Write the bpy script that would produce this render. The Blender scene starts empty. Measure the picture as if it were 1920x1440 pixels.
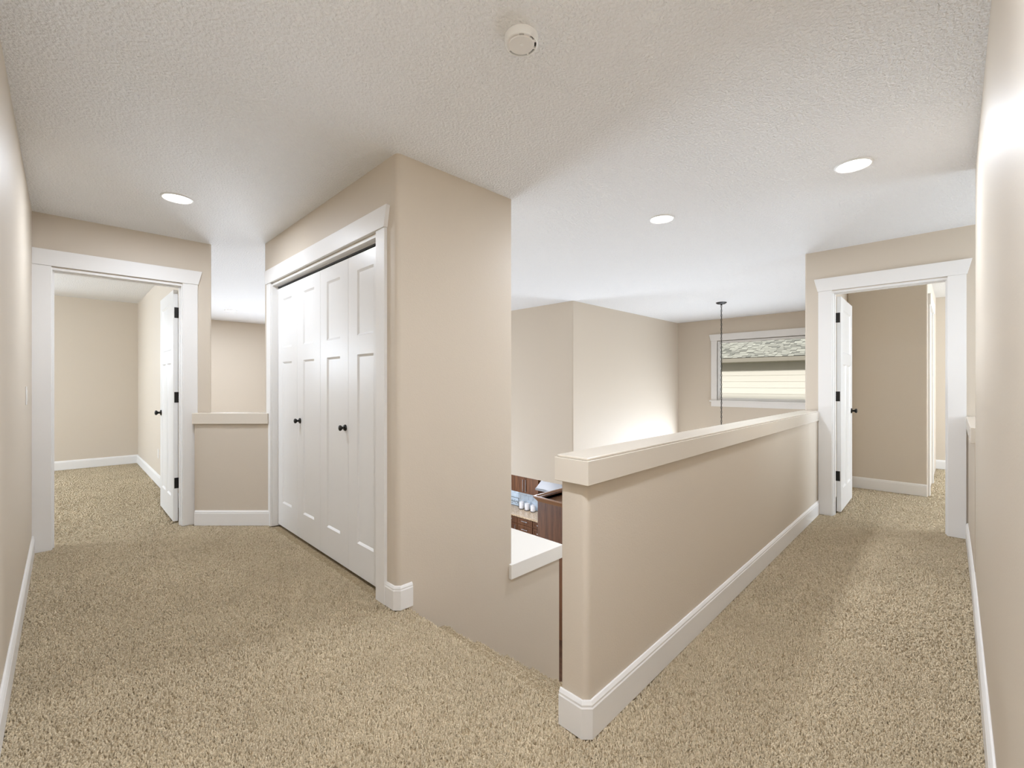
import bpy, bmesh, math, random
import numpy as np
from mathutils import Vector, Matrix

random.seed(7)
S = bpy.context.scene
COL = S.collection
R = math.radians

# ------------------------------------------------------------------ camera
cam_d = bpy.data.cameras.new('camera')
cam_d.sensor_width = 36.0
cam_d.lens = 36.0 * 841.0 / 1920.0
cam_d.clip_start = 0.01
cam_d.clip_end = 200
cam = bpy.data.objects.new('camera', cam_d)
COL.objects.link(cam)
cam.location = (0, 0, 1.2)
cam.rotation_euler = (R(90), 0, R(-45))
S.camera = cam

# ------------------------------------------------------------------ view
S.view_settings.view_transform = 'Standard'
S.view_settings.look = 'None'
S.view_settings.gamma = 1.0
S.view_settings.use_curve_mapping = False
S.view_settings.exposure = 0.84
S.cycles.use_denoising = True
S.cycles.max_bounces = 14
S.cycles.diffuse_bounces = 8
S.cycles.glossy_bounces = 4
S.cycles.sample_clamp_indirect = 4.0

# ------------------------------------------------------------------ world, sun, daylight and fill lamps
W = bpy.data.worlds.new('sky')
S.world = W
W.use_nodes = True
bg = W.node_tree.nodes['Background']
bg.inputs[0].default_value = (0.95, 0.95, 0.95, 1)
bg.inputs[1].default_value = 0.8

sun_d = bpy.data.lights.new('sun', 'SUN')
sun_d.energy = 2.35
sun_d.angle = R(3)
sun_d.color = (1.0, 0.965, 0.91)
sun = bpy.data.objects.new('sun', sun_d)
COL.objects.link(sun)
sun.rotation_euler = Vector((1.0, -0.35, -0.36)).to_track_quat('-Z', 'Y').to_euler()

DAY = (0.78, 0.89, 1.02)
ROOM_DAY = (0.80, 0.895, 1.02)
WARM = (0.865, 0.94, 1.06)


def daylight(name, loc, aim, sx, sy, power, color=DAY, spread=180):
    """area lamp added inside the house, mostly standing in for daylight from unseen windows"""
    d = bpy.data.lights.new(name, 'AREA')
    d.shape = 'RECTANGLE'
    d.size, d.size_y = sx, sy
    d.energy = power
    d.color = color
    d.spread = R(spread)
    o = bpy.data.objects.new(name, d)
    COL.objects.link(o)
    o.location = loc
    o.rotation_euler = Vector(aim).to_track_quat('-Z', 'Z').to_euler()
    return o


daylight('daylight_bedroom_back', (-1.35, 8.93, 1.45), (0, -1, -.3), 1.3, 1.3, 38)
daylight('daylight_bedroom_side', (-2.95, 6.8, 1.45), (1, 0, -.55), 1.8, 1.3, 112)
daylight('fill_great_room_low', (7.0, 1.08, -1.0), (0, 1, 0), 2.6, 1.8, 30, ROOM_DAY)  # added fill on an interior wall without a window, brightens the wall opposite
daylight('daylight_great_room_back', (3.0, 10.15, -1.4), (0, -1, 0), 3.2, 2.2, 235, ROOM_DAY)
daylight('daylight_great_room_window', (8.82, 2.65, -.85), (-1, 0, 0), 2.2, 2.2, 95, ROOM_DAY)
daylight('daylight_right_room', (7.4, -2.85, 1.4), (0, 1, -.4), 1.8, 1.4, 150)
daylight('daylight_right_nook', (4.35, -1.5, 1.5), (0, 1, 0), 1.0, 1.2, 14)

# ------------------------------------------------------------------ materials
MATS = {}


def mat(name, color, rough=0.5, metal=0.0, spec=0.5, coat=0.0):
    m = bpy.data.materials.new(name)
    m.use_nodes = True
    b = m.node_tree.nodes['Principled BSDF']
    b.inputs['Base Color'].default_value = (*color, 1)
    b.inputs['Roughness'].default_value = rough
    b.inputs['Metallic'].default_value = metal
    b.inputs['Specular IOR Level'].default_value = spec
    b.inputs['Coat Weight'].default_value = coat
    MATS[name] = m
    return m


def nd(m, t, **kw):
    n = m.node_tree.nodes.new(t)
    for k, v in kw.items():
        setattr(n, k, v)
    return n


def ln(m, a, b):
    m.node_tree.links.new(a, b)


def pos(m, obj=False):
    if obj:
        return nd(m, 'ShaderNodeTexCoord').outputs['Object']
    return nd(m, 'ShaderNodeNewGeometry').outputs['Position']


def bsdf(m):
    return m.node_tree.nodes['Principled BSDF']


def noise(m, vec, scale, detail=2.0, rough=0.5):
    n = nd(m, 'ShaderNodeTexNoise')
    n.inputs['Scale'].default_value = scale
    n.inputs['Detail'].default_value = detail
    n.inputs['Roughness'].default_value = rough
    ln(m, vec, n.inputs['Vector'])
    return n.outputs['Fac']


def ramp(m, fac, stops):
    r = nd(m, 'ShaderNodeValToRGB')
    e = r.color_ramp.elements
    while len(e) < len(stops):
        e.new(0.5)
    for i, (p, c) in enumerate(stops):
        e[i].position = p
        e[i].color = (*c, 1) if len(c) == 3 else c
    ln(m, fac, r.inputs[0])
    return r.outputs[0]


def bump(m, height, strength, dist):
    b = nd(m, 'ShaderNodeBump')
    b.inputs['Strength'].default_value = strength
    b.inputs['Distance'].default_value = dist
    ln(m, height, b.inputs['Height'])
    ln(m, b.outputs[0], bsdf(m).inputs['Normal'])


def math_node(m, op, a, b):
    n = nd(m, 'ShaderNodeMath', operation=op)
    for i, v in enumerate((a, b)):
        if isinstance(v, (int, float)):
            n.inputs[i].default_value = v
        else:
            ln(m, v, n.inputs[i])
    return n.outputs[0]


# painted drywall with a fine orange peel
m = mat('wall_paint', (0.615, 0.545, 0.455), 0.5, spec=0.35)
p = pos(m)
bump(m, noise(m, p, 150, 2), 0.12, 0.004)
# knockdown ceiling
m = mat('ceiling_paint', (0.86, 0.862, 0.862), 0.75, spec=0.2)
p = pos(m)
a = noise(m, p, 78, 3, 0.55)
a = ramp(m, a, [(0.40, (0, 0, 0)), (0.62, (1, 1, 1))])
bump(m, a, 0.6, 0.008)
# trim, doors, caps
mat('trim_paint', (0.79, 0.775, 0.755), 0.42, spec=0.4)
mat('door_paint', (0.80, 0.795, 0.785), 0.33, spec=0.4)
mat('cap_paint', (0.69, 0.63, 0.545), 0.17, spec=0.6)
mat('shelf_paint', (0.84, 0.82, 0.78), 0.35)
# carpet: backing, and a pile whose every tuft carries a tint of its own
m = mat('carpet', (0.5, 0.4, 0.28), 0.95, spec=0.05)
p = pos(m)
n1 = noise(m, p, 120, 4, 0.7)
ln(m, ramp(m, n1, [(0.30, (0.20, 0.145, 0.08)), (0.5, (0.36, 0.28, 0.175)), (0.70, (0.52, 0.43, 0.30))]), bsdf(m).inputs['Base Color'])
bump(m, n1, 0.5, 0.006)
m = mat('carpet_tufts', (0.5, 0.4, 0.28), 0.95, spec=0.05)
n2 = noise(m, pos(m), 1.6, 3, 0.6)
at = nd(m, 'ShaderNodeAttribute', attribute_name='tint')
mix = nd(m, 'ShaderNodeMix', data_type='RGBA', blend_type='MULTIPLY')
mix.inputs[0].default_value = 1.0
ln(m, at.outputs['Color'], mix.inputs[6])
ln(m, ramp(m, n2, [(0.3, (0.86, 0.855, 0.85)), (0.7, (1, 1, 1))]), mix.inputs[7])
ln(m, mix.outputs[2], bsdf(m).inputs['Base Color'])
# metals
mat('black_bronze', (0.018, 0.016, 0.014), 0.35, metal=0.6)
mat('steel', (0.42, 0.42, 0.43), 0.42, metal=1.0)
mat('steel_dull', (0.20, 0.195, 0.195), 0.5, metal=1.0)
mat('fixture_white', (0.82, 0.82, 0.80), 0.4)
mat('plastic_white', (0.78, 0.76, 0.73), 0.4)
mat('dark_gap', (0.05, 0.05, 0.05), 0.6)
mat('iron', (0.03, 0.03, 0.03), 0.5)
# woods
m = mat('cabinet_wood', (0.10, 0.035, 0.015), 0.45, spec=0.3)
p = pos(m)
mp = nd(m, 'ShaderNodeMapping')
mp.inputs['Scale'].default_value = (6, 6, 0.7)
ln(m, p, mp.inputs[0])
ln(m, ramp(m, noise(m, mp.outputs[0], 2.5, 5, 0.6), [(0.3, (0.065, 0.024, 0.010)), (0.7, (0.17, 0.072, 0.030))]), bsdf(m).inputs['Base Color'])
m = mat('pale_wood', (0.26, 0.13, 0.06), 0.5)
m = mat('plank_wood', (0.06, 0.03, 0.018), 0.3)
p = pos(m)
mp = nd(m, 'ShaderNodeMapping')
mp.inputs['Scale'].default_value = (8, 0.8, 1)
ln(m, p, mp.inputs[0])
ln(m, ramp(m, noise(m, mp.outputs[0], 2, 4), [(0.3, (0.04, 0.018, 0.01)), (0.7, (0.10, 0.05, 0.028))]), bsdf(m).inputs['Base Color'])
# granite
m = mat('granite', (0.5, 0.38, 0.25), 0.12)
p = pos(m)
ln(m, ramp(m, noise(m, p, 45, 4, 0.7), [(0.32, (0.10, 0.06, 0.04)), (0.48, (0.50, 0.36, 0.22)), (0.7, (0.72, 0.60, 0.45))]), bsdf(m).inputs['Base Color'])
mat('tile_glaze', (0.60, 0.71, 0.82), 0.15)
mat('grout', (0.6, 0.64, 0.68), 0.7)
mat('ceramic', (0.70, 0.69, 0.70), 0.2)
# outside
m = mat('shingle_grit', (0.33, 0.32, 0.29), 0.9)
oi = nd(m, 'ShaderNodeObjectInfo')
ln(m, ramp(m, oi.outputs['Random'], [(0.0, (0.17, 0.17, 0.15)), (0.4, (0.30, 0.295, 0.26)), (1.0, (0.38, 0.375, 0.33))]), bsdf(m).inputs['Base Color'])
mat('roof_felt', (0.05, 0.05, 0.047), 0.9)
mat('siding_paint', (0.60, 0.57, 0.525), 0.7)
mat('gutter_paint', (0.175, 0.155, 0.12), 0.5)
mat('soffit_paint', (0.30, 0.27, 0.19), 0.6)
mat('lawn', (0.12, 0.16, 0.06), 0.9)
# glass: mostly see-through, a fresnel reflection
m = bpy.data.materials.new('window_glass')
m.use_nodes = True
nt = m.node_tree
nt.nodes.clear()
o_ = nt.nodes.new('ShaderNodeOutputMaterial')
mx = nt.nodes.new('ShaderNodeMixShader')
tr = nt.nodes.new('ShaderNodeBsdfTransparent')
gl = nt.nodes.new('ShaderNodeBsdfGlossy')
gl.inputs['Roughness'].default_value = 0.02
fr = nt.nodes.new('ShaderNodeFresnel')
fr.inputs[0].default_value = 1.3
tr.inputs[0].default_value = (0.96, 0.97, 0.96, 1)
nt.links.new(fr.outputs[0], mx.inputs[0])
nt.links.new(tr.outputs[0], mx.inputs[1])
nt.links.new(gl.outputs[0], mx.inputs[2])
nt.links.new(mx.outputs[0], o_.inputs[0])
MATS['window_glass'] = m
m = mat('lamp_lens', (0.9, 0.9, 0.88), 0.4)
bsdf(m).inputs['Emission Color'].default_value = (1.0, 0.95, 0.88, 1)
bsdf(m).inputs['Emission Strength'].default_value = 12.0


# ------------------------------------------------------------------ helpers
def link(name, bm, material, parent=None, bevel=0.0, smooth=False, segs=2):
    me = bpy.data.meshes.new(name)
    bmesh.ops.recalc_face_normals(bm, faces=bm.faces[:])
    bm.to_mesh(me)
    bm.free()
    o = bpy.data.objects.new(name, me)
    COL.objects.link(o)
    if material:
        me.materials.append(MATS[material])
    if parent is not None:
        o.parent = parent
    if smooth:
        me.shade_smooth()
        try:
            me.set_sharp_from_angle(angle=R(35))
        except Exception:
            pass
    if bevel:
        b = o.modifiers.new('edge', 'BEVEL')
        b.width = bevel
        b.segments = segs
        b.limit_method = 'ANGLE'
        b.angle_limit = R(40)
    return o


def tag(o, label=None, cat=None, group=None, kind=None):
    if label:
        o['label'] = label
    if cat:
        o['category'] = cat
    if group:
        o['group'] = group
    if kind:
        o['kind'] = kind
    return o


def struct(o, label, cat):
    return tag(o, label, cat, kind='structure')


def empty(name, loc=(0, 0, 0), rz=0.0):
    o = bpy.data.objects.new(name, None)
    COL.objects.link(o)
    o.location = loc
    o.rotation_euler = (0, 0, rz)
    o.empty_display_size = 0.1
    return o


def box(bm, x0, x1, y0, y1, z0, z1):
    vs = [bm.verts.new(v) for v in ((x0, y0, z0), (x1, y0, z0), (x1, y1, z0), (x0, y1, z0),
                                    (x0, y0, z1), (x1, y0, z1), (x1, y1, z1), (x0, y1, z1))]
    for f in ((3, 2, 1, 0), (4, 5, 6, 7), (0, 1, 5, 4), (1, 2, 6, 5), (2, 3, 7, 6), (3, 0, 4, 7)):
        bm.faces.new([vs[i] for i in f])


def boxes(*bs):
    bm = bmesh.new()
    for b in bs:
        box(bm, *b)
    return bm


def rounded(pts, rounds, n=6):
    out = []
    k = len(pts)
    for i, q in enumerate(pts):
        if i not in rounds:
            out.append(q)
            continue
        r = rounds[i]
        q = Vector(q)
        a = (Vector(pts[i - 1]) - q).normalized()
        b = (Vector(pts[(i + 1) % k]) - q).normalized()
        s, e = q + a * r, q + b * r
        for j in range(n + 1):
            t = j / n
            # quarter-round by quadratic blend between the two tangent points
            out.append(tuple((1 - t) ** 2 * s + 2 * t * (1 - t) * (q * 0.82 + (s + e) * 0.09) + t * t * e))
    return out


def prism(bm, pts, z0, z1, rounds=None):
    if rounds:
        pts = rounded(pts, rounds)
    lo = [bm.verts.new((x, y, z0)) for x, y in pts]
    hi = [bm.verts.new((x, y, z1)) for x, y in pts]
    bm.faces.new(lo[::-1])
    bm.faces.new(hi)
    k = len(pts)
    for i in range(k):
        j = (i + 1) % k
        bm.faces.new((lo[i], lo[j], hi[j], hi[i]))


def prism_x(bm, prof, x0, x1):
    """extrude a (y, z) profile along x"""
    a = [bm.verts.new((x0, y, z)) for y, z in prof]
    b = [bm.verts.new((x1, y, z)) for y, z in prof]
    bm.faces.new(a[::-1])
    bm.faces.new(b)
    k = len(prof)
    for i in range(k):
        j = (i + 1) % k
        bm.faces.new((a[i], a[j], b[j], b[i]))


def sweep(path, prof, z=0.0):
    """sweep a (offset, z) profile along a 2-D path; offset goes to the left of the path, joints are mitred"""
    bm = bmesh.new()
    k = len(path)
    P = [Vector(q) for q in path]
    rows = []
    for i in range(k):
        d0 = (P[i] - P[i - 1]).normalized() if i else None
        d1 = (P[i + 1] - P[i]).normalized() if i < k - 1 else None
        if d0 is None:
            d0 = d1
        if d1 is None:
            d1 = d0
        n0 = Vector((-d0.y, d0.x))
        n1 = Vector((-d1.y, d1.x))
        nn = (n0 + n1).normalized()
        nn = nn / max(0.2, nn.dot(n0))
        rows.append([bm.verts.new((P[i].x + nn.x * o, P[i].y + nn.y * o, z + h)) for o, h in prof])
    n = len(prof)
    for i in range(k - 1):
        for j in range(n):
            l = (j + 1) % n
            bm.faces.new((rows[i][j], rows[i + 1][j], rows[i + 1][l], rows[i][l]))
    bm.faces.new(rows[0][::-1])
    bm.faces.new(rows[-1])
    return bm


def lathe(bm, prof, segs=24, axis='z', loc=(0, 0, 0)):
    """revolve (radius, height) pairs about an axis"""
    def pt(r, h, t):
        c, s = r * math.cos(t), r * math.sin(t)
        v = {'z': (c, s, h), 'x': (h, c, s), 'y': (c, h, s)}[axis]
        return Vector(v) + Vector(loc)
    rows = []
    for r, h in prof:
        if r < 1e-6:
            rows.append([bm.verts.new(pt(0, h, 0))])
        else:
            rows.append([bm.verts.new(pt(r, h, 2 * math.pi * i / segs)) for i in range(segs)])
    for a, b in zip(rows, rows[1:]):
        for i in range(segs):
            j = (i + 1) % segs
            if len(a) == 1 and len(b) == 1:
                continue
            if len(a) == 1:
                bm.faces.new((a[0], b[i], b[j]))
            elif len(b) == 1:
                bm.faces.new((a[i], a[j], b[0]))
            else:
                bm.faces.new((a[i], a[j], b[j], b[i]))


def copy_tree(o, parent=None):
    c = o.copy()
    COL.objects.link(c)
    c.parent = parent
    for ch in list(o.children):
        copy_tree(ch, c)
    return c


# ------------------------------------------------------------------ dimensions
FL = -.012            # top of the carpet
PILE = .009           # height of its pile
ZC = 2.438           # upstairs ceiling
ZL = -3.07           # floor of the storey below
ZK = -0.33           # kitchen ceiling below

# ------------------------------------------------------------------ floors, ceilings
bm = bmesh.new()
for pts in ([(-.4, -.3), (1.311, -.3), (1.311, 2.2), (-.4, 2.2)],
            [(-.4, 2.2), (2.0, 2.2), (2.0, 4.25), (-.4, 4.25)],
            [(-.4, 4.25), (1.37, 4.25), (1.37, 4.30), (.88, 4.78), (-.4, 4.78)],
            [(-3.0, 4.78), (.85, 4.78), (.85, 9.0), (-3.0, 9.0)],
            [(1.311, -.3), (5.06, -.3), (5.06, .95), (1.311, .95)],
            [(3.6, -1.7), (5.06, -1.7), (5.06, -.3), (3.6, -.3)],
            [(5.06, -3.0), (8.9, -3.0), (8.9, 1.0), (5.06, 1.0)]):
    prism(bm, pts, -.3, FL - PILE)
floor = struct(link('floor', bm, 'carpet'), 'beige cut pile carpet covering the upstairs hall and bedrooms', 'floor')

# stairs going down between the half wall and the closet block: one part per step
st = empty('stairs', (1.311, 1.57, FL))
struct(st, 'carpeted stairs going down between the half wall and the closet', 'stairs')
RISE, RUN = 0.195, 0.25
y0s, y1s = 1.012 - 1.57, 2.13 - 1.57
# a nosing of rolled carpet at the top landing
bm = bmesh.new()
nv = []
for k in range(9):
    t = math.pi / 2 - k * math.pi / 8
    nv.append((.004 + .022 * math.cos(t), -.022 + .022 * math.sin(t)))
sec = [(0.0, -PILE * .6)] + [(x, z - PILE * .6) for x, z in nv] + [(0.0, -.044)]
A = [bm.verts.new((x, y0s, z)) for x, z in sec]
B = [bm.verts.new((x, y1s, z)) for x, z in sec]
for i in range(len(sec)):
    j = (i + 1) % len(sec)
    bm.faces.new((A[i], A[j], B[j], B[i]))
bm.faces.new(A)
bm.faces.new(B[::-1])
link('nosing', bm, 'carpet', st, smooth=True)
step_me = None
for i in range(1, 16):
    if step_me is None:
        bm = bmesh.new()
        sec = [(0, 0.0)] + [(RUN + x, z) for x, z in nv] + [(RUN, -.05), (RUN, -RISE), (0, -RISE)]
        A = [bm.verts.new((x, y0s, z)) for x, z in sec]
        B = [bm.verts.new((x, y1s, z)) for x, z in sec]
        for k in range(len(sec)):
            j = (k + 1) % len(sec)
            bm.faces.new((A[k], A[j], B[j], B[k]))
        bm.faces.new(A)
        bm.faces.new(B[::-1])
        s0 = link('step', bm, 'carpet', st, smooth=True)
        step_me = s0.data
    else:
        s0 = bpy.data.objects.new('step', step_me)
        COL.objects.link(s0)
        s0.parent = st
    s0.location = (RUN * (i - 1), 0, -RISE * i)

# the pile itself: one tuft per point, denser and finer near the viewer's end of the hall
rng = np.random.default_rng(5)


def pile(parent, regions, label=None):
    V, F, T = [], [], []
    base = 0
    for (x0, x1, y0, y1, z, dens, r, ok) in regions:
        n = int((x1 - x0) * (y1 - y0) * dens)
        q = rng.random((n, 2)) * (x1 - x0, y1 - y0) + (x0, y0)
        if ok is not None:
            q = q[ok(q[:, 0], q[:, 1])]
        n = len(q)
        h = PILE * (0.75 + 0.5 * rng.random(n)) + .003
        rr = r * (0.75 + 0.5 * rng.random(n))
        lean = (rng.random((n, 2)) - .5) * .010
        a = rng.random(n) * 2 * math.pi
        pts = np.zeros((n, 6, 3))
        for k in range(3):
            t = a + k * 2 * math.pi / 3
            pts[:, k, 0] = q[:, 0] + np.cos(t) * rr
            pts[:, k, 1] = q[:, 1] + np.sin(t) * rr
            pts[:, k, 2] = z - PILE - .003
            t2 = t + .6
            pts[:, k + 3, 0] = q[:, 0] + lean[:, 0] + np.cos(t2) * rr * .75
            pts[:, k + 3, 1] = q[:, 1] + lean[:, 1] + np.sin(t2) * rr * .75
            pts[:, k + 3, 2] = z - PILE - .003 + h + (rng.random(n) - .5) * .003
        tri = np.array([(3, 4, 5), (0, 1, 4), (0, 4, 3), (1, 2, 5), (1, 5, 4), (2, 0, 3), (2, 3, 5)])
        F.append((tri[None] + (np.arange(n) * 6)[:, None, None] + base).reshape(-1, 3))
        V.append(pts.reshape(-1, 3))
        base += n * 6
        w = rng.random((n, 1))
        col = np.array(TUFT_DARK) * (1 - w) + np.array(TUFT_LIGHT) * w
        T.append(np.repeat(np.concatenate([col, np.ones((n, 1))], 1), 6, axis=0))
    V, F, T = np.concatenate(V), np.concatenate(F), np.concatenate(T)
    me = bpy.data.meshes.new('carpet_pile')
    me.vertices.add(len(V))
    me.vertices.foreach_set('co', V.astype(np.float32).ravel())
    me.loops.add(len(F) * 3)
    me.loops.foreach_set('vertex_index', F.astype(np.int32).ravel())
    me.polygons.add(len(F))
    me.polygons.foreach_set('loop_start', np.arange(0, len(F) * 3, 3, dtype=np.int32))
    me.polygons.foreach_set('loop_total', np.full(len(F), 3, dtype=np.int32))
    ca = me.color_attributes.new('tint', 'FLOAT_COLOR', 'POINT')
    ca.data.foreach_set('color', T.astype(np.float32).ravel())
    me.update(calc_edges=True)
    me.materials.append(MATS['carpet_tufts'])
    o = bpy.data.objects.new('carpet_pile', me)
    COL.objects.link(o)
    o.parent = parent
    o['kind'] = 'stuff'
    return o


TUFT_DARK, TUFT_LIGHT = (0.51, 0.41, 0.27), (0.75, 0.63, 0.45)
hall = lambda x, y: ~((x > 1.25) & (y > 2.13)) & (x + y < 5.46)
pile(floor, [(-.15, 1.325, -.08, 1.9, FL, 33000, .0037, hall),
             (1.325, 2.6, -.07, .92, FL, 31000, .0038, None),
             (-.15, 1.325, 1.9, 3.3, FL, 23000, .0046, hall),
             (-.15, 1.30, 3.3, 4.70, FL, 15000, .0057, hall),
             (2.6, 5.0, -.06, .95, FL, 15000, .0057, None),
             (-.055, .712, 4.70, 4.83, FL, 12000, .0062, None),
             (-.40, .80, 4.83, 8.94, FL, 7500, .0078, None),
             (5.0, 5.13, .079, .828, FL, 12000, .0062, None),
             (5.13, 6.56, -.30, .94, FL, 9000, .0076, None),
             (6.56, 8.84, -.30, .245, FL, 6500, .0085, None)])
pile(st, [(RUN * (i - 1) - (0.02 if i else .0), RUN * i + .022, y0s, y1s, -RISE * i + .0015, 19000, .0047, None) for i in range(1, 8)])

struct(link('ceiling', boxes((-3.2, 9.1, -3.2, 10.4, ZC, ZC + .15)), 'ceiling_paint'),
       'white knockdown textured ceiling over the whole upper storey', 'ceiling')
struct(link('ceiling_kitchen', boxes((5.40, 8.9, 4.1, 10.3, ZK, ZK + .2)), 'ceiling_paint'),
       'white ceiling above the kitchen on the storey below', 'ceiling')
bm = boxes((0.6, 9.0, .9, 10.4, ZL - .1, ZL))
fl = struct(link('floor_downstairs', bm, 'plank_wood'), 'dark hardwood floor of the storey below', 'floor')

# ------------------------------------------------------------------ walls
bm = bmesh.new()
prism(bm, [(-.28, -.2), (-.16, -.2), (-.16, 4.72), (-.28, 4.72)], -.1, ZC)
struct(link('wall_left', bm, 'wall_paint'), 'beige wall along the left edge of the hall', 'wall')

bm = bmesh.new()
prism(bm, [(-.28, -.086), (-.28, -.2), (3.72, -.2), (3.72, -.060)], -.1, ZC, {3: .03})
struct(link('wall_right', bm, 'wall_paint', smooth=True), 'full height beige wall at the right edge of the hall', 'wall')

bm = bmesh.new()
prism(bm, [(3.72, -.058), (3.72, -.18), (5.0, -.165), (5.0, -.043)], -.1, .856)
struct(link('wall_right_low', bm, 'wall_paint'), 'low beige wall between the right wall and the right door', 'wall')
bm = bmesh.new()
prism(bm, [(3.72, -.040), (3.72, -.20), (4.99, -.185), (4.99, -.030)], .856, .948)
struct(link('trim_1', bm, 'cap_paint', bevel=.003), 'cream cap on the low wall beside the right door', 'trim')
struct(link('wall_nook', boxes((3.6, 5.0, -1.72, -1.6, -.1, ZC), (3.6, 3.72, -1.6, -.2, -.1, ZC)), 'wall_paint'),
       'beige walls behind the low wall on the right', 'wall')

# end wall with the bedroom door on the left
LX0, LX1 = -.056, .712
bm = boxes((-3.1, LX0 - .019, 4.70, 4.82, -.1, ZC), (LX0 - .019, LX1 + .019, 4.70, 4.82, 2.054, ZC))
prism(bm, [(LX1 + .019, 4.70), (.93, 4.70), (.93, 4.82), (LX1 + .019, 4.82)], -.3, ZC, {1: .018})
struct(link('wall_left_end', bm, 'wall_paint', smooth=True), 'beige end wall around the left bedroom door', 'wall')
struct(link('wall_bedroom_right', boxes((.81, .93, 4.82, 10.3, -3.07, ZC)), 'wall_paint'),
       'bright beige wall on the right side of the left bedroom', 'wall')
struct(link('wall_bedroom_back', boxes((-3.1, .81, 8.95, 9.07, -.1, ZC)), 'wall_paint'),
       'beige back wall of the left bedroom', 'wall')
struct(link('wall_bedroom_left', boxes((-3.1, -2.98, 4.82, 8.95, -.1, ZC)), 'wall_paint'),
       'beige side wall of the left bedroom', 'wall')

# low wall set at forty five degrees between the bedroom door and the closet
bm = bmesh.new()
q = .5 * .12 * math.sqrt(2)
prism(bm, [(.796, 4.649), (1.262, 4.183), (1.262 + q, 4.183 + q), (.796 + q, 4.649 + q)], -.3, .858)
struct(link('wall_diagonal', bm, 'wall_paint'), 'short angled beige low wall between left door and closet', 'wall')
bm = bmesh.new()
n_ = Vector((-.7071, -.7071)) * .022
t_ = Vector((.7071, -.7071))
a0 = Vector((.796, 4.649)) + n_ - t_ * .008
a1 = Vector((1.262, 4.183)) + n_ - t_ * .022
w_ = Vector((.7071, .7071)) * .165
prism(bm, [tuple(a0), tuple(a1), tuple(a1 + w_), tuple(a0 + w_)], .858, .950)
struct(link('trim_2', bm, 'cap_paint', bevel=.003), 'cream cap on the short angled low wall', 'trim')

# closet block
CY0, CY1 = 2.335, 4.147
bm = bmesh.new()
prism(bm, [(1.26, CY0 - .019), (1.26, 2.13), (2.122, 2.13), (2.122, 2.25), (1.38, 2.25), (1.38, CY0 - .019)], ZL, ZC, {1: .028})
prism(bm, [(1.26, 4.36), (1.26, CY1 + .019), (1.38, CY1 + .019), (1.38, 4.36)], -.3, ZC, {0: .018})
box(bm, 1.26, 1.38, CY0 - .019, CY1 + .019, 2.054, ZC)
box(bm, 1.99, 2.11, 2.25, 4.36, ZL, ZC)
box(bm, 1.38, 1.99, 4.24, 4.36, ZL, ZC)
struct(link('wall_closet', bm, 'wall_paint', smooth=True), 'beige walls of the closet block in the middle', 'wall')
# ledge behind the closet, level with the floor
struct(link('wall_ledge', boxes((2.122, 2.63, 2.13, 3.3, ZL, -.098)), 'wall_paint'),
       'beige wall beside the stairs below the white ledge', 'wall')
struct(link('trim_3', boxes((2.102, 2.65, 2.108, 3.32, -.101, -.003)), 'shelf_paint', bevel=.003),
       'white ledge top beside the stairs behind the closet corner', 'trim')

# half wall along the right hall
bm = bmesh.new()
prism(bm, [(5.0, 1.05), (1.262, 1.012), (1.262, .900), (5.0, .943)], ZL, .858, {1: .008, 2: .026})
struct(link('wall_half', bm, 'wall_paint', smooth=True), 'long beige half wall along the right hall', 'wall')
t = empty('trim_4', (1.2385, .879, .858))
struct(t, 'long cream cap on the half wall along the stairs', 'trim')
bm = bmesh.new()
prism(bm, [(0, 0), (3.744, .0525), (3.744, .20), (0, .1455)], 0, .083)
link('apron', bm, 'cap_paint', t, bevel=.002)
bm = bmesh.new()
prism(bm, [(.006, .0065), (3.744, .0590), (3.744, .194), (.006, .139)], .083, .092)
link('top_board', bm, 'cap_paint', t, bevel=.003)

# end wall with the right door
RY0, RY1 = .079, .828
bm = boxes((5.0, 5.12, -1.72, RY0 - .019, -.1, ZC), (5.0, 5.12, RY0 - .019, RY1 + .019, 2.054, ZC), (5.0, 5.12, .943, 1.05, ZL, 0))
prism(bm, [(5.0, RY1 + .019), (5.0, 1.05), (5.12, 1.05), (5.12, RY1 + .019)], -.1, ZC, {1: .018})
struct(link('wall_right_end', bm, 'wall_paint', smooth=True), 'beige end wall around the right door', 'wall')
struct(link('wall_right_room_left', boxes((5.12, 8.85, .95, 1.05, ZL, ZC)), 'wall_paint'),
       'beige wall between the right room and the open stairwell', 'wall')
struct(link('wall_right_room_middle', boxes((6.57, 6.69, .25, .95, -.1, ZC), (6.69, 8.85, .25, .37, -.1, ZC)), 'wall_paint', bevel=.012),
       'shaded beige wall facing the right door', 'wall')
struct(link('wall_right_room_side', boxes((5.0, 8.85, -3.0, -2.88, -.1, ZC), (5.0, 5.12, -2.88, -1.72, -.1, ZC)), 'wall_paint'),
       'beige outer walls of the right room', 'wall')

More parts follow.
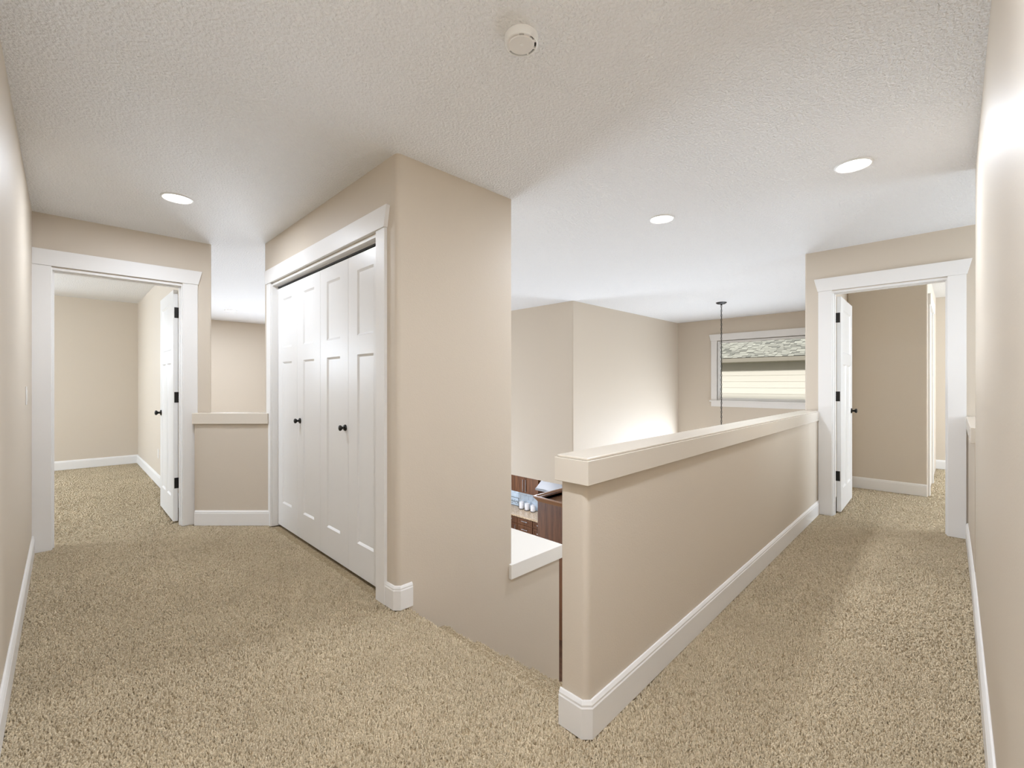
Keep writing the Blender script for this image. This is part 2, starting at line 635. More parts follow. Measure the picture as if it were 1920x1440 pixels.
# tall space beyond
bm = bmesh.new()
prism(bm, [(5.35, 10.2), (5.35, 4.07), (8.85, 4.07), (8.85, 4.19), (5.47, 4.19), (5.47, 10.2)], ZK, ZC, {1: .02})
struct(link('wall_great_room', bm, 'wall_paint', smooth=True), 'pale corner walls hanging above the kitchen', 'wall')
struct(link('wall_great_room_back', boxes((.93, 9.0, 10.2, 10.32, ZL, ZC)), 'wall_paint'),
       'pale far wall seen over the angled low wall', 'wall')
WY0, WY1, WZ0, WZ1 = .99, 3.285, .885, 2.015
struct(link('wall_window', boxes((8.85, 9.0, WY1, 10.2, ZL, ZC), (8.85, 9.0, -3.0, WY0, ZL, ZC),
                                 (8.85, 9.0, WY0, WY1, ZL, WZ0), (8.85, 9.0, WY0, WY1, WZ1, ZC)), 'wall_paint'),
       'beige outer wall that holds the window', 'wall')
struct(link('wall_downstairs', boxes((.81, .93, 1.0, 4.82, ZL, -.3)), 'wall_paint'),
       'beige wall of the storey below under the landing', 'wall')

# ------------------------------------------------------------------ baseboards
BP = [(0, 0), (.015, 0), (.015, .104), (.0125, .109), (.0125, .116), (.006, .128), (0, .128)]


def baseboard(name, path, label):
    # room lies to the left of the path
    return struct(link(name, sweep(path, BP, FL), 'trim_paint', bevel=.0012, segs=1), label, 'baseboard')


baseboard('baseboard_left', [(-.16, 4.685), (-.16, -.07)], 'white baseboard along the left hall wall')
baseboard('baseboard_right', [(-.15, -.085), (3.72, -.060), (4.985, -.043)], 'white baseboard along the right hall wall')
baseboard('baseboard_half_wall', [(4.985, .9428), (1.280, .9002), (1.262, .918), (1.262, 1.014)],
          'white baseboard wrapping the end of the half wall')
baseboard('baseboard_closet', [(1.26, 2.25), (1.26, 2.15), (1.28, 2.13), (1.352, 2.13)][::-1], 'white baseboard wrapping the closet corner')
baseboard('baseboard_diagonal', [(.80, 4.645), (1.262, 4.183)][::-1], 'white baseboard under the short angled low wall')
baseboard('baseboard_bedroom', [(.81, 4.83), (.81, 8.95), (-2.98, 8.95)], 'white baseboard around the left bedroom')
baseboard('baseboard_right_room', [(6.57, .255), (6.57, .95)], 'white baseboard on the shaded wall beyond right door')
baseboard('baseboard_right_far', [(8.85, -2.8), (8.85, .25)], 'white baseboard at the far end of the right room')


# ------------------------------------------------------------------ doors
def build_leaf(parent, w, h, panels, t=.035, z0=.004, stile=.115):
    """a leaf whose stiles and rails leave openings for recessed panels; local x width, y thickness, z up"""
    bm = bmesh.new()
    xs = sorted({0, w} | {p[0] for p in panels} | {p[1] for p in panels})
    zs = sorted({z0, h} | {p[2] for p in panels} | {p[3] for p in panels})
    def hole(xa, xb, za, zb):
        return any(p[0] - 1e-5 <= xa and xb <= p[1] + 1e-5 and p[2] - 1e-5 <= za and zb <= p[3] + 1e-5 for p in panels)
    V = {}
    def v(i, s, k):
        key = (i, s, k)
        if key not in V:
            V[key] = bm.verts.new((xs[i], s * t, zs[k]))
        return V[key]
    nx, nz = len(xs) - 1, len(zs) - 1
    solid = {(i, k): not hole(xs[i], xs[i + 1], zs[k], zs[k + 1]) for i in range(nx) for k in range(nz)}
    for (i, k), s in solid.items():
        if not s:
            continue
        bm.faces.new((v(i, 0, k), v(i + 1, 0, k), v(i + 1, 0, k + 1), v(i, 0, k + 1)))
        bm.faces.new((v(i, 1, k), v(i, 1, k + 1), v(i + 1, 1, k + 1), v(i + 1, 1, k)))
        for di, dk, a, b in ((-1, 0, (i, k), (i, k + 1)), (1, 0, (i + 1, k + 1), (i + 1, k)),
                             (0, -1, (i + 1, k), (i, k)), (0, 1, (i, k + 1), (i + 1, k + 1))):
            if not solid.get((i + di, k + dk), False):
                bm.faces.new((v(a[0], 0, a[1]), v(a[0], 1, a[1]), v(b[0], 1, b[1]), v(b[0], 0, b[1])))
    leaf = link('leaf', bm, 'door_paint', parent, bevel=.002, segs=1)
    for (xa, xb, za, zb) in panels:
        bm = bmesh.new()
        # recessed panel with a small sticking slope on both faces
        for s, yy in ((1, 0), (-1, t)):
            e, dpt = .012, .008
            o = [bm.verts.new((x, yy + s * .001, z)) for x, z in ((xa, za), (xb, za), (xb, zb), (xa, zb))]
            n = [bm.verts.new((x, yy + s * dpt, z)) for x, z in ((xa + e, za + e), (xb - e, za + e), (xb - e, zb - e), (xa + e, zb - e))]
            for i in range(4):
                j = (i + 1) % 4
                bm.faces.new((o[i], o[j], n[j], n[i]))
            bm.faces.new(n)
        link('panel', bm, 'door_paint', leaf)
    return leaf


def add_knob(leaf, x, z, y, sgn, r=.024, length=.052):
    bm = bmesh.new()
    prof = [(0, 0), (r * 1.1, 0), (r * 1.1, .004), (r * .95, .009), (r * .42, .012), (r * .38, length * .45),
            (r * .62, length * .56), (r * .9, length * .68), (r, length * .8), (r * .88, length * .92), (r * .5, length), (0, length)]
    lathe(bm, [(a, sgn * b) for a, b in prof], 20, 'y')
    o = link('knob', bm, 'black_bronze', leaf, smooth=True)
    o.location = (x, y, z)
    tag(o, 'dark bronze knob')
    return o


def add_hinge(leaf, z, t, side):
    """hinge plate let into the hinge edge (x = 0) with the knuckle at the jamb side"""
    bm = bmesh.new()
    ya, yb = (t * .22, t + .002) if side > 0 else (-.002, t * .78)
    box(bm, -.0025, .002, ya, yb, z - .046, z + .046)
    yk = t + .004 if side > 0 else -.004
    for k in range(5):
        lathe(bm, [(0, 0), (.0058, 0), (.0058, .0165), (0, .0165)], 12, 'z', (-.004, yk, z - .045 + k * .0182))
    tag(link('hinge', bm, 'black_bronze', leaf), 'dark bronze hinge')


def casing_set(parent, along, lo, hi, face, out, head_lo=None, head_hi=None, w=.112, ztop=2.06, zhead=2.177, wall_t=.12, no_lo=False):
    """craftsman casing: two legs, an angled-end head, and the jamb lining. along: 'x' or 'y'; face: wall plane; out: -1/1 towards the viewer"""
    th = .018
    def B(a0, a1, f0, f1, z0, z1):
        return (a0, a1, min(f0, f1), max(f0, f1), z0, z1) if along == 'x' else (min(f0, f1), max(f0, f1), a0, a1, z0, z1)
    for a0, a1 in ((lo - w, lo - .006), (hi + .006, hi + w)):
        link('casing', boxes(B(a0, a1, face, face + out * th, FL, ztop)), 'trim_paint', parent, bevel=.002)
    hl = lo - w - .004 if head_lo is None else head_lo
    hh = hi + w + .004 if head_hi is None else head_hi
    bm = bmesh.new()
    ex = .028
    el = 0 if head_lo is not None else ex
    eh = 0 if head_hi is not None else ex
    prof = [(hl, ztop), (hh, ztop), (hh + eh, zhead), (hl - el, zhead)]
    f0, f1 = face, face + out * (th + .007)
    def P(a, f, z):
        return (a, f, z) if along == 'x' else (f, a, z)
    A = [bm.verts.new(P(a, f0, z)) for a, z in prof]
    Bv = [bm.verts.new(P(a, f1, z)) for a, z in prof]
    bm.faces.new(A)
    bm.faces.new(Bv[::-1])
    for i in range(4):
        j = (i + 1) % 4
        bm.faces.new((A[i], A[j], Bv[j], Bv[i]))
    link('head_casing', bm, 'trim_paint', parent, bevel=.002)
    # jamb lining and stop
    g0, g1 = face + out * .002, face - out * (wall_t + .002)
    jm = boxes(B(lo - .019, lo, g0, g1, FL, 2.054), B(hi, hi + .019, g0, g1, FL, 2.054), B(lo, hi, g0, g1, 2.036, 2.054))
    s0, s1 = face - out * .04, face - out * .07
    for a, b in ((lo, lo + .008), (hi - .008, hi)):
        box(jm, *B(a, b, s0, s1, FL, 2.036))
    box(jm, *B(lo + .008, hi - .008, s0, s1, 2.028, 2.036))
    link('jamb', jm, 'trim_paint', parent)


DW, DH = .735, 2.02
P3 = [(.115, DW - .115, 1.50, 1.905), (.115, DW / 2 - .045, .21, 1.385), (DW / 2 + .045, DW - .115, .21, 1.385)]

d1 = empty('door_1', (0, 0, 0))
struct(d1, 'white panelled door open into the left bedroom with its casing', 'door')
casing_set(d1, 'x', LX0, LX1, 4.70, -1, head_lo=-.16)
lf = build_leaf(d1, DW, DH, P3)
lf.location = (.709, 4.836, 0)
lf.rotation_euler = (0, 0, R(90))
for z in (1.822, 1.084, .337):
    add_hinge(lf, z, .035, -1)
add_knob(lf, DW - .07, .922, .035, 1)
add_knob(lf, DW - .07, .922, 0, -1)

d2 = empty('door_2', (0, 0, 0))
struct(d2, 'white panelled door open into the right room with its casing', 'door')
casing_set(d2, 'y', RY0, RY1, 5.0, -1)
lf = build_leaf(d2, DW, DH, P3)
lf.location = (5.136, .789, 0)
lf.rotation_euler = (0, 0, R(1.4))
for z in (1.822, 1.084, .337):
    add_hinge(lf, z, .035, 1)
add_knob(lf, DW - .07, .922, .035, 1)
add_knob(lf, DW - .07, .922, 0, -1)

# closet: four bifold leaves
d3 = empty('door_3', (0, 0, 0))
struct(d3, 'white four leaf bifold closet doors with their casing', 'door')
casing_set(d3, 'y', CY0, CY1, 1.26, -1, w=.104)
LW = .4465
for k in range(4):
    y0 = CY0 + .012 + k * (LW + .0005)
    lf = build_leaf(d3, LW, 2.012, [(.115, LW - .125, 1.505, 1.91), (.115, LW - .125, .205, 1.382)] if k % 2 == 0 else
                    [(.125, LW - .115, 1.505, 1.91), (.125, LW - .115, .205, 1.382)])
    lf.location = (1.335, y0, 0)
    lf.rotation_euler = (0, 0, R(90))
    if k == 1:
        add_knob(lf, .042, .915, .035, 1, r=.019, length=.044)
    if k == 2:
        add_knob(lf, .385, .915, .035, 1, r=.019, length=.046)
link('track', boxes((1.30, 1.345, CY0 + .012, CY1 - .012, 2.018, 2.031)), 'dark_gap', d3)

# closed door on the return wall inside the right room
d4 = empty('door_4', (0, 0, 0))
struct(d4, 'white door edge on wall return beyond the right door', 'door')
casing_set(d4, 'x', 6.72, 7.48, .25, -1, w=.10, wall_t=.03)
lf = build_leaf(d4, .735, DH, P3)
lf.location = (6.733, .255, 0)

# ------------------------------------------------------------------ window
w1 = empty('window_1', (8.85, 2.1, WZ0))
struct(w1, 'white cased window over the stairwell looking at the next house', 'window')


def wl(name, bxs, mt, bevel=.003):
    o = link(name, boxes(*[(a - 8.85, b - 8.85, c - 2.1, d - 2.1, e - WZ0, f - WZ0) for a, b, c, d, e, f in bxs]), mt, w1, bevel=bevel)
    return o


wl('casing', [(8.832, 8.85, WY1 + .012, WY1 + .12, WZ0 - .005, WZ1 + .012)], 'trim_paint')
wl('casing', [(8.832, 8.85, WY0 - .12, WY0 - .012, WZ0 - .005, WZ1 + .012)], 'trim_paint')
bm = bmesh.new()
prof = [(WY0 - .125, WZ1 + .012), (WY1 + .125, WZ1 + .012), (WY1 + .155, WZ1 + .135), (WY0 - .155, WZ1 + .135)]
A = [bm.verts.new((-.026, y - 2.1, z - WZ0)) for y, z in prof]
B = [bm.verts.new((0, y - 2.1, z - WZ0)) for y, z in prof]
bm.faces.new(A)
bm.faces.new(B[::-1])
for i in range(4):
    bm.faces.new((A[i], A[(i + 1) % 4], B[(i + 1) % 4], B[i]))
link('head_casing', bm, 'trim_paint', w1, bevel=.003)
wl('sill', [(8.80, 8.87, WY0 - .14, WY1 + .14, WZ0 - .022, WZ0 + .004)], 'trim_paint')
wl('apron', [(8.834, 8.85, WY0 - .12, WY1 + .12, WZ0 - .115, WZ0 - .022)], 'trim_paint')
wl('jamb', [(8.85, 8.99, WY1 - .012, WY1 + .012, WZ0, WZ1), (8.85, 8.99, WY0 - .012, WY0 + .012, WZ0, WZ1),
            (8.85, 8.99, WY0, WY1, WZ1 - .012, WZ1 + .012), (8.85, 8.99, WY0, WY1, WZ0 - .01, WZ0 + .006)], 'trim_paint')
wl('sash', [(8.91, 8.96, WY1 - .030, WY1 - .012, WZ0, WZ1), (8.91, 8.96, WY0 + .012, WY0 + .030, WZ0, WZ1),
            (8.91, 8.96, WY0 + .030, WY1 - .030, WZ1 - .035, WZ1 - .012), (8.91, 8.96, WY0 + .030, WY1 - .030, WZ0 + .006, WZ0 + .05)], 'fixture_white')
wl('pane', [(8.932, 8.938, WY0 + .03, WY1 - .03, WZ0 + .045, WZ1 - .03)], 'window_glass', 0)

# ------------------------------------------------------------------ the house next door
nh = empty('house', (14.0, 1.5, ZL - .1))
tag(nh, 'neighbouring house with shingle roof and cream lap siding outside the window', 'house')


def nl(name, bm, mt, parent=nh, **k):
    bmesh.ops.translate(bm, verts=bm.verts, vec=(-14.0, -1.5, -(ZL - .1)))
    return link(name, bm, mt, parent, **k)


NY0, NY1 = -4.0, 8.0
nl('wall', boxes((14.03, 14.2, NY0, NY1, ZL - .1, 1.9)), 'siding_paint')
z = ZL - .06
first = None
while z < 1.74:
    if first is None:
        bm = bmesh.new()
        # a lap board: thicker at its lower edge
        prof = [(14.03, 0), (14.0, 0), (14.018, .19), (14.03, .19)]
        A = [bm.verts.new((x, NY0, h)) for x, h in prof]
        B = [bm.verts.new((x, NY1, h)) for x, h in prof]
        bm.faces.new(A)
        bm.faces.new(B[::-1])
        for i in range(4):
            bm.faces.new((A[i], A[(i + 1) % 4], B[(i + 1) % 4], B[i]))
        bmesh.ops.translate(bm, verts=bm.verts, vec=(-14.0, -1.5, 0))
        first = link('siding_board', bm, 'siding_paint', nh)
        sb = first
    else:
        sb = first.copy()
        COL.objects.link(sb)
    sb.location = (0, 0, z - (ZL - .1))
    z += .176
nl('soffit', boxes((13.46, 14.05, NY0 - .3, NY1 + .3, 1.80, 1.825)), 'soffit_paint')
nl('gutter', boxes((13.36, 13.48, NY0 - .3, NY1 + .3, 1.80, 1.925)), 'gutter_paint', bevel=.015)
PITCH = math.atan(6 / 12)
rf = bpy.data.objects.new('roof', None)
bm = boxes((0, 4.2, NY0 - .3, NY1 + .3, -.05, 0))
me = bpy.data.meshes.new('roof')
bm.to_mesh(me)
bm.free()
rf = bpy.data.objects.new('roof', me)
COL.objects.link(rf)
me.materials.append(MATS['roof_felt'])
rf.parent = nh
rf.location = (13.40 - 14.0, 0 - 1.5, 1.935 - (ZL - .1))
rf.rotation_euler = (0, -PITCH, 0)
# shingles: individual tabs on the part that the window shows, in courses; every other tab is laminated double and has a dark butt
EXP = .115


def shingle_mesh(name, th):
    b = bmesh.new()
    box(b, 0, .15, 0, 1, 0, th)
    o = link(name, b, 'shingle_grit', rf)
    o.data.materials.append(MATS['roof_felt'])
    for pl in o.data.polygons:
        if pl.center.x < .001:
            pl.material_index = 1
    return o


protos = {}
nshown = 0
rest = bmesh.new()
for c in range(30):
    y = -1.0 - random.random() * .3
    thick = bool(c % 2)
    while y < 6.2:
        thick = not thick
        wd = random.choice((.12, .16, .20, .24)) if thick else random.choice((.10, .14, .18, .24))
        x0 = c * EXP - .02
        th = .018 if thick else .009
        if c < 13 and 2.3 < y < 5.6 and nshown < 298:
            if thick not in protos:
                sh = protos[thick] = shingle_mesh('shingle', th)
            else:
                sh = protos[thick].copy()
                COL.objects.link(sh)
            sh.location = (x0, y, .003)
            sh.scale = (1, wd - .004, 1)
            sh.rotation_euler = (0, R(3.0), 0)
            nshown += 1
        else:
            box(rest, x0, x0 + .17, y, y + wd - .004, .003, .003 + th)
        y += wd
tag(link('shingle_field', rest, 'shingle_grit', rf), kind='stuff')
struct(link('ground', boxes((9.1, 26, -12, 16, ZL - .3, ZL - .1)), 'lawn'), 'strip of grass between the two houses', 'ground')


# ------------------------------------------------------------------ ceiling fixtures
def downlight(x, y, label, power):
    power *= LP
    t = empty('recessed_light', (x, y, ZC))
    tag(t, label, 'light', 'recessed ceiling lights')
    bm = bmesh.new()
    lathe(bm, [(.074, .004), (.076, -.004), (.081, -.0075), (.088, -.006), (.091, .0), (.091, .006)], 40)
    link('trim_ring', bm, 'fixture_white', t, smooth=True)
    bm = bmesh.new()
    lathe(bm, [(0, -.0035), (.055, -.0035), (.075, -.001), (.075, .004), (0, .004)], 40)
    link('lens', bm, 'lamp_lens', t, smooth=True)
    d = bpy.data.lights.new('lamp', 'AREA')
    d.shape = 'DISK'
    d.size = .16
    d.energy = power
    d.color = WARM
    o = bpy.data.objects.new('lamp', d)
    COL.objects.link(o)
    o.parent = t
    o.location = (0, 0, -.012)
    return t


LP = 14
downlight(.535, 3.69, 'round lit ceiling light in front of the left bedroom door', .72)
downlight(3.17, 1.585, 'round lit ceiling light above the stairs and half wall', 1.2)
downlight(3.157, .428, 'round lit ceiling light above the right hall carpet', .46)
downlight(.36, .30, 'round lit ceiling light overhead at the corner of both halls', 1.5)
downlight(1.99, 8.69, 'small far ceiling light seen over the angled low wall', 1.5)

sd = empty('smoke_detector', (1.1565, 1.1095, ZC))
tag(sd, 'round white smoke detector on the ceiling at the top edge', 'smoke detector')
bm = bmesh.new()
lathe(bm, [(0, 0), (.0605, 0), (.0605, -.022), (.0590, -.027), (.0555, -.0285), (.0535, -.027), (.0535, -.020), (0, -.020)], 48)
link('base', bm, 'fixture_white', sd, smooth=True)
bm = bmesh.new()
lathe(bm, [(.0534, -.0205), (.046, -.0205)], 48)
tag(link('vent_ring', bm, 'dark_gap', sd), 'dark vent ring')
bm = bmesh.new()
lathe(bm, [(.0465, -.020), (.0465, -.027), (.044, -.0300), (.03, -.0310), (0, -.0312)], 48)
link('cover', bm, 'plastic_white', sd, smooth=True)
bm = bmesh.new()
for a0, a1 in ((100, 215), (235, 262), (283, 300), (330, 338), (12, 20)):
    # solid stretches of the vent ring, measured about the vertical from the world x axis
    pts = []
    for k in range(9):
        a = R(a0 + (a1 - a0) * k / 8)
        pts.append((.0536 * math.cos(a), .0536 * math.sin(a)))
    for k in range(9):
        a = R(a1 + (a0 - a1) * k / 8)
        pts.append((.0462 * math.cos(a), .0462 * math.sin(a)))
    prism(bm, pts, -.0272, -.020)
link('grille', bm, 'plastic_white', sd)
bm = bmesh.new()
lathe(bm, [(.006, -.030), (.006, -.0322), (0, -.0326)], 16, 'z', (-.004, -.006, 0))
link('test_button', bm, 'fixture_white', sd, smooth=True)

# pendant on a chain
pc = empty('pendant_light', (7.07, 2.57, ZC))
tag(pc, 'pendant hung on a thin dark chain in front of the window', 'pendant light')
bm = bmesh.new()
lathe(bm, [(0, 0), (.075, 0), (.075, -.008), (.055, -.022), (.012, -.028), (.012, -.04), (0, -.04)], 32)
link('canopy', bm, 'black_bronze', pc, smooth=True)
bm = bmesh.new()
zz = -.035
k = 0
while zz > -2.45:
    # one oval link, alternately turned by ninety degrees
    n, mseg = 12, 6
    ring = []
    for i in range(n):
        a = 2 * math.pi * i / n
        cx, cz = .010 * math.cos(a), .021 * math.sin(a)
        row = []
        for j in range(mseg):
            b = 2 * math.pi * j / mseg
            rr = .003
            px, pz = cx + rr * math.cos(b) * math.cos(a), cz + rr * math.cos(b) * math.sin(a)
            py = rr * math.sin(b)
            wob = .004 * math.sin(k * 1.7)
            row.append(bm.verts.new((px + wob, py, zz + pz - .021) if k % 2 else (py + wob, px, zz + pz - .021)))
        ring.append(row)
    for i in range(n):
        for j in range(mseg):
            bm.faces.new((ring[i][j], ring[(i + 1) % n][j], ring[(i + 1) % n][(j + 1) % mseg], ring[i][(j + 1) % mseg]))
    zz -= .035
    k += 1
link('chain', bm, 'black_bronze', pc, smooth=True)
bm = bmesh.new()
lathe(bm, [(.003, -.03), (.003, -2.45)], 8, 'z', (.009, .004, 0))
link('cord', bm, 'iron', pc)
bm = bmesh.new()
lathe(bm, [(0, -2.44), (.03, -2.45), (.05, -2.5), (.16, -2.62), (.2, -2.78), (.195, -2.78), (.15, -2.63), (.03, -2.52), (0, -2.52)], 32)
link('shade', bm, 'black_bronze', pc, smooth=True)

# ------------------------------------------------------------------ wall plates
def plate(name, loc, rz, label, cat, kind):
    t = empty(name, loc, rz)
    tag(t, label, cat)
    link('plate', boxes((-.035, .035, -.0045, 0, -.055, .055)), 'plastic_white', t, bevel=.002)
    if kind == 'switch':
        link('rocker', boxes((-.016, .016, -.0065, -.004, -.033, .033)), 'fixture_white', t, bevel=.001)
    else:
        for s in (-1, 1):
            link('socket', boxes((-.014, .014, -.006, -.004, s * .022 - .014, s * .022 + .014)), 'fixture_white', t, bevel=.001)
    return t


plate('light_switch', (-.16, 3.96, 1.13), R(90), 'white light switch on the left hall wall', 'light switch', 'switch')
plate('outlet', (.81, 6.83, .36), R(-90), 'white outlet low on the bedroom wall beside the open door', 'outlet', 'outlet')

# ------------------------------------------------------------------ kitchen below
KX = 8.85
# splashback tiles
bs = empty('backsplash', (KX - .001, 8.0, -2.155))
tag(bs, 'pale blue glazed tile backsplash behind the kitchen counter', 'backsplash')
link('grout', boxes((-.006, -.001, -2.5, 2.0, 0, .46)), 'grout', bs)
tl = None
for r in range(4):
    for c in range(30):
        if tl is None:
            tl = link('tile', boxes((-.014, -.005, 0, .145, 0, .108)), 'tile_glaze', bs, bevel=.002, segs=1)
            o = tl
        else:
            o = tl.copy()
            COL.objects.link(o)
        o.location = (0, -2.5 + c * .15 + (.075 if r % 2 else 0), .004 + r * .114)


def shaker_front(parent, name, y0, y1, z0, z1, x, handle=None, fr=.055):
    """door or drawer front facing -x: frame, recessed centre; optional bar handle"""
    bm = boxes((x - .02, x, y0, y1, z0, z0 + fr), (x - .02, x, y0, y1, z1 - fr, z1), (x - .02, x, y0, y0 + fr, z0 + fr, z1 - fr),
               (x - .02, x, y1 - fr, y1, z0 + fr, z1 - fr), (x - .012, x, y0 + fr - .001, y1 - fr + .001, z0 + fr - .001, z1 - fr + .001))
    d = link(name, bm, 'cabinet_wood', parent)
    if handle:
        (hy0, hz0), (hy1, hz1) = handle
        hb = bmesh.new()
        r = .007
        if abs(hy1 - hy0) > abs(hz1 - hz0):
            lathe(hb, [(0, hy0), (r, hy0), (r, hy1), (0, hy1)], 10, 'y', (x - .045, 0, hz0))
            for q in (hy0 + .02, hy1 - .02):
                lathe(hb, [(0, x - .045), (.005, x - .045), (.005, x - .018), (0, x - .018)], 8, 'x', (0, q, hz0))
        else:
            lathe(hb, [(0, hz0), (r, hz0), (r, hz1), (0, hz1)], 10, 'z', (x - .045, hy0, 0))
            for q in (hz0 + .02, hz1 - .02):
                lathe(hb, [(0, x - .045), (.005, x - .045), (.005, x - .018), (0, x - .018)], 8, 'x', (0, hy0, q))
        tag(link('handle', hb, 'steel', d, smooth=True), 'brushed steel bar handle')
    return d


def cabinet(name, y0, y1, z0, z1, depth, label, fronts, toe=False):
    # built in world coordinates relative to an empty at its base centre
    t = empty(name, (0, 0, 0))
    tag(t, label, 'cabinet')
    x = KX - depth
    bx = [(x, KX - .015, y0, y1, z0 + (.1 if toe else 0), z1)]
    if toe:
        bx.append((x + .07, KX - .015, y0, y1, z0, z0 + .1))
    link('carcass', boxes(*bx), 'cabinet_wood', t)
    for (nm, a, b, c, d, h) in fronts:
        shaker_front(t, nm, a, b, c, d, x, h)
    return t


# counter run: x 8.21..8.85
CZ = -2.20
ys = [9.10, 8.57, 8.04, 7.51, 6.98, 6.45]
for i in range(5):
    yb, ya = ys[i], ys[i + 1]
    mid = (ya + yb) / 2
    fronts = [('drawer', ya + .012, yb - .012, CZ - .165, CZ - .012, ((mid - .10, CZ - .075), (mid + .10, CZ - .075)))]
    if i in (1,):
        fronts.append(('cabinet_door', ya + .012, yb - .012, ZL + .12, CZ - .18, ((ya + .06, CZ - .42), (ya + .06, CZ - .22))))
    else:
        fronts.append(('drawer', ya + .012, yb - .012, CZ - .47, CZ - .18, ((mid - .10, CZ - .28), (mid + .10, CZ - .28))))
        fronts.append(('drawer', ya + .012, yb - .012, ZL + .12, CZ - .485, ((mid - .10, CZ - .60), (mid + .10, CZ - .60))))
    lab = ['dark wood base cabinet hidden farthest along behind the closet corner',
           'dark wood base cabinet at the left, door below its drawer',
           'dark wood base cabinet with three drawers below the canisters',
           'dark wood base cabinet partly behind the tall cabinet',
           'dark wood base cabinet wholly behind the tall cabinet'][i]
    cabinet('base_cabinet', ya, yb, ZL, CZ, .60, lab, fronts, toe=True)
ct = link('worktop', boxes((KX - .64, KX - .015, 6.45, 9.4, CZ, CZ + .04)), 'granite', None, bevel=.008)
tag(ct, 'tan speckled granite worktop on the dark base cabinets', 'worktop')

# wall cabinet with two doors whose handles stand side by side
uz0, uz1 = -1.655, -.70
cabinet('wall_cabinet', 7.56, 8.53, uz0, uz1, .33, 'dark wood wall cabinet with two doors left of the steel hood',
        [('cabinet_door', 8.048, 8.524, uz0 + .006, uz1 - .006, ((8.085, uz0 + .05), (8.085, uz0 + .36))),
         ('cabinet_door', 7.566, 8.042, uz0 + .006, uz1 - .006, ((7.985, uz0 + .05), (7.985, uz0 + .36)))])

# hood
hd = empty('range_hood', (KX, 7.09, -1.45))
tag(hd, 'brushed steel range hood beyond the tall cabinet', 'range hood')
bm = bmesh.new()
def frustum(bm, lo, hi):
    (a, b, c, d, e), (f, g, h, i, j) = lo, hi
    L = [bm.verts.new(v) for v in ((a, c, e), (b, c, e), (b, d, e), (a, d, e))]
    H = [bm.verts.new(v) for v in ((f, h, j), (g, h, j), (g, i, j), (f, i, j))]
    bm.faces.new(L[::-1])
    bm.faces.new(H)
    for q in range(4):
        r_ = (q + 1) % 4
        bm.faces.new((L[q], L[r_], H[r_], H[q]))
frustum(bm, (-.50, -.016, -.42, .42, .05), (-.32, -.016, -.27, .27, .36))
link('canopy', bm, 'steel_dull', hd, bevel=.004)
link('rim', boxes((-.51, -.016, -.43, .43, 0, .05)), 'steel_dull', hd, bevel=.003)
link('chimney', boxes((-.28, -.016, -.16, .16, .36, 1.11)), 'steel_dull', hd, bevel=.003)

# tall cabinet that hides the rest of the kitchen; its top is an open tray behind a moulded rim
tc = empty('tall_cabinet', (0, 0, 0))
tag(tc, 'tall plain dark wood cabinet beside the half wall end', 'cabinet')
tx0, tx1, ty0, ty1, tz = 5.86, 6.75, 4.35, 5.225, -.75
link('side_panel', boxes((tx0, tx0 + .02, ty0, ty1, ZL, tz - .02)), 'cabinet_wood', tc)
link('side_panel', boxes((tx1 - .02, tx1, ty0, ty1, ZL, tz - .02)), 'cabinet_wood', tc)
link('back_panel', boxes((tx0 + .02, tx1 - .02, ty1 - .02, ty1, ZL, tz - .02)), 'cabinet_wood', tc)
link('front_panel', boxes((tx0 + .02, tx1 - .02, ty0, ty0 + .02, ZL, tz - .02)), 'cabinet_wood', tc)
link('top_panel', boxes((tx0 + .02, tx1 - .02, ty0 + .02, ty1 - .02, tz - .14, tz - .12)), 'pale_wood', tc)
# flared crown around the top
bm = bmesh.new()
def ring(e, z):
    return [bm.verts.new(v) for v in ((tx0 - e, ty0 - e, z), (tx1 + e, ty0 - e, z), (tx1 + e, ty1 + e, z), (tx0 - e, ty1 + e, z))]
rows = [ring(-.02, tz - .10), ring(.002, tz - .10), ring(.02, tz - .07), ring(.06, tz - .02), ring(.06, tz), ring(.035, tz), ring(-.02, tz - .05)]
for a, b in zip(rows, rows[1:] + rows[:1]):
    for k in range(4):
        bm.faces.new((a[k], a[(k + 1) % 4], b[(k + 1) % 4], b[k]))
tag(link('crown', bm, 'pale_wood', tc), 'paler wood crown')

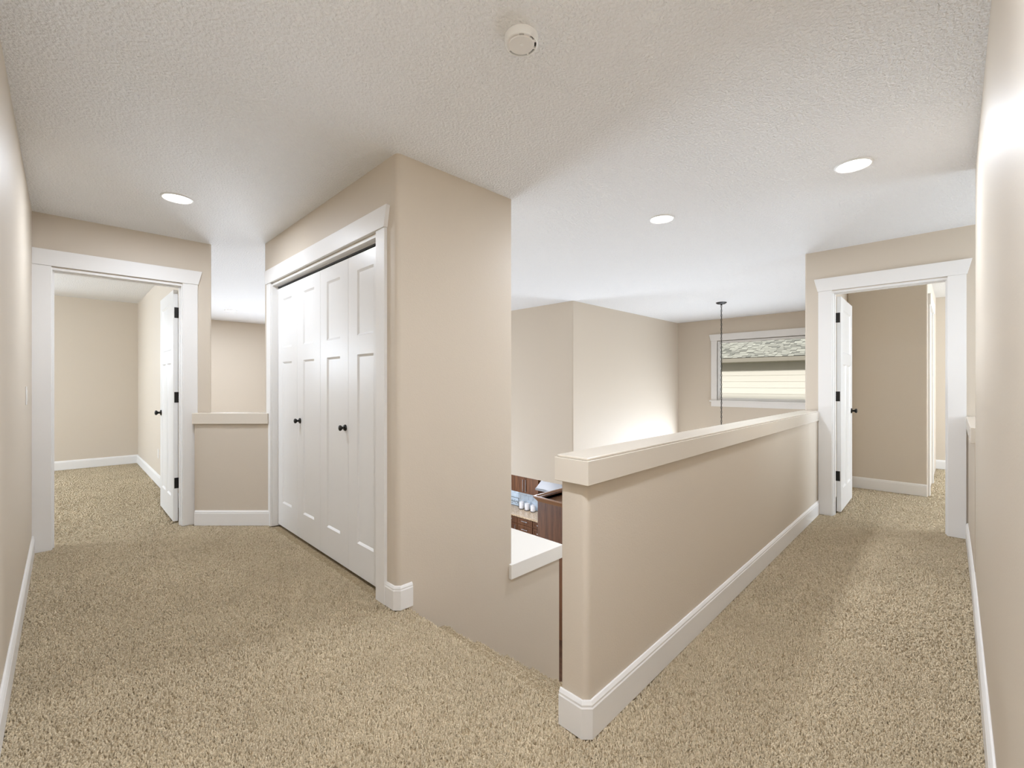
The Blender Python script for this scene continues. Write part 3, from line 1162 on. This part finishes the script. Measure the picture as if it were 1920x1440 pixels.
# canisters on the worktop
def canister(y, label, s=1.0):
    t = empty('canister', (KX - .13, y, CZ + .04))
    tag(t, label, 'canister', 'white canisters on the worktop')
    bm = bmesh.new()
    lathe(bm, [(0, 0), (.066 * s, 0), (.070 * s, .006), (.070 * s, .165 * s), (.066 * s, .172 * s), (0, .172 * s)], 28)
    link('body', bm, 'ceramic', t, smooth=True)
    bm = bmesh.new()
    lathe(bm, [(0, .172 * s), (.072 * s, .172 * s), (.072 * s, .184 * s), (.05 * s, .20 * s), (.012, .206 * s), (.016, .222 * s), (0, .228 * s)], 28)
    link('lid', bm, 'ceramic', t, smooth=True)
    bm = bmesh.new()
    lathe(bm, [(.0705 * s, .004), (.0725 * s, .004), (.0725 * s, .022), (.0705 * s, .022)], 28)
    tag(link('band', bm, 'iron', t, smooth=True), 'dark band around the foot')
    return t


canister(8.35, 'white lidded canister, tallest and farthest left of three', 1.0)
canister(8.15, 'white lidded canister between the other two', 0.97)
canister(7.945, 'white lidded canister nearest the tall cabinet', 0.9)
# wire rack against the tiles
wr = empty('wire_rack', (KX - .08, 8.68, CZ + .04))
tag(wr, 'dark scrolled wire rack standing before the tiles at left', 'rack')
bm = bmesh.new()
for s in (-1, 1):
    lathe(bm, [(0, 0), (.006, 0), (.006, .25), (0, .25)], 8, 'z', (0, s * .17, 0))
for hz in (.03, .14, .245):
    lathe(bm, [(0, -.175), (.006, -.175), (.006, .175), (0, .175)], 8, 'y', (0, 0, hz))
for s in (-1, 1):
    for k in range(20):
        a0, a1 = k * .35, (k + 1) * .35
        r0, r1 = .012 + .0033 * k, .012 + .0033 * (k + 1)
        p0 = Vector((0, s * .085 + r0 * math.cos(a0), .14 + r0 * math.sin(a0)))
        p1 = Vector((0, s * .085 + r1 * math.cos(a1), .14 + r1 * math.sin(a1)))
        L = (p1 - p0).length
        tmp = bmesh.new()
        lathe(tmp, [(.004, 0), (.004, L)], 6, 'z')
        tmp.transform(Matrix.Translation(p0) @ (p1 - p0).to_track_quat('Z', 'Y').to_matrix().to_4x4())
        me_ = bpy.data.meshes.new('t')
        tmp.to_mesh(me_)
        tmp.free()
        bm.from_mesh(me_)
        bpy.data.meshes.remove(me_)
link('frame', bm, 'iron', wr, smooth=True)

# added unseen lamps just under the kitchen ceiling, to brighten the kitchen
for (x, y, w) in ((7.3, 8.3, 'left'), (6.9, 6.2, 'right')):
    d = bpy.data.lights.new('kitchen_fill', 'AREA')
    d.shape = 'DISK'
    d.size = .25
    d.energy = 24
    d.color = WARM
    o = bpy.data.objects.new('kitchen_fill', d)
    COL.objects.link(o)
    o.location = (x, y, ZK - .01)
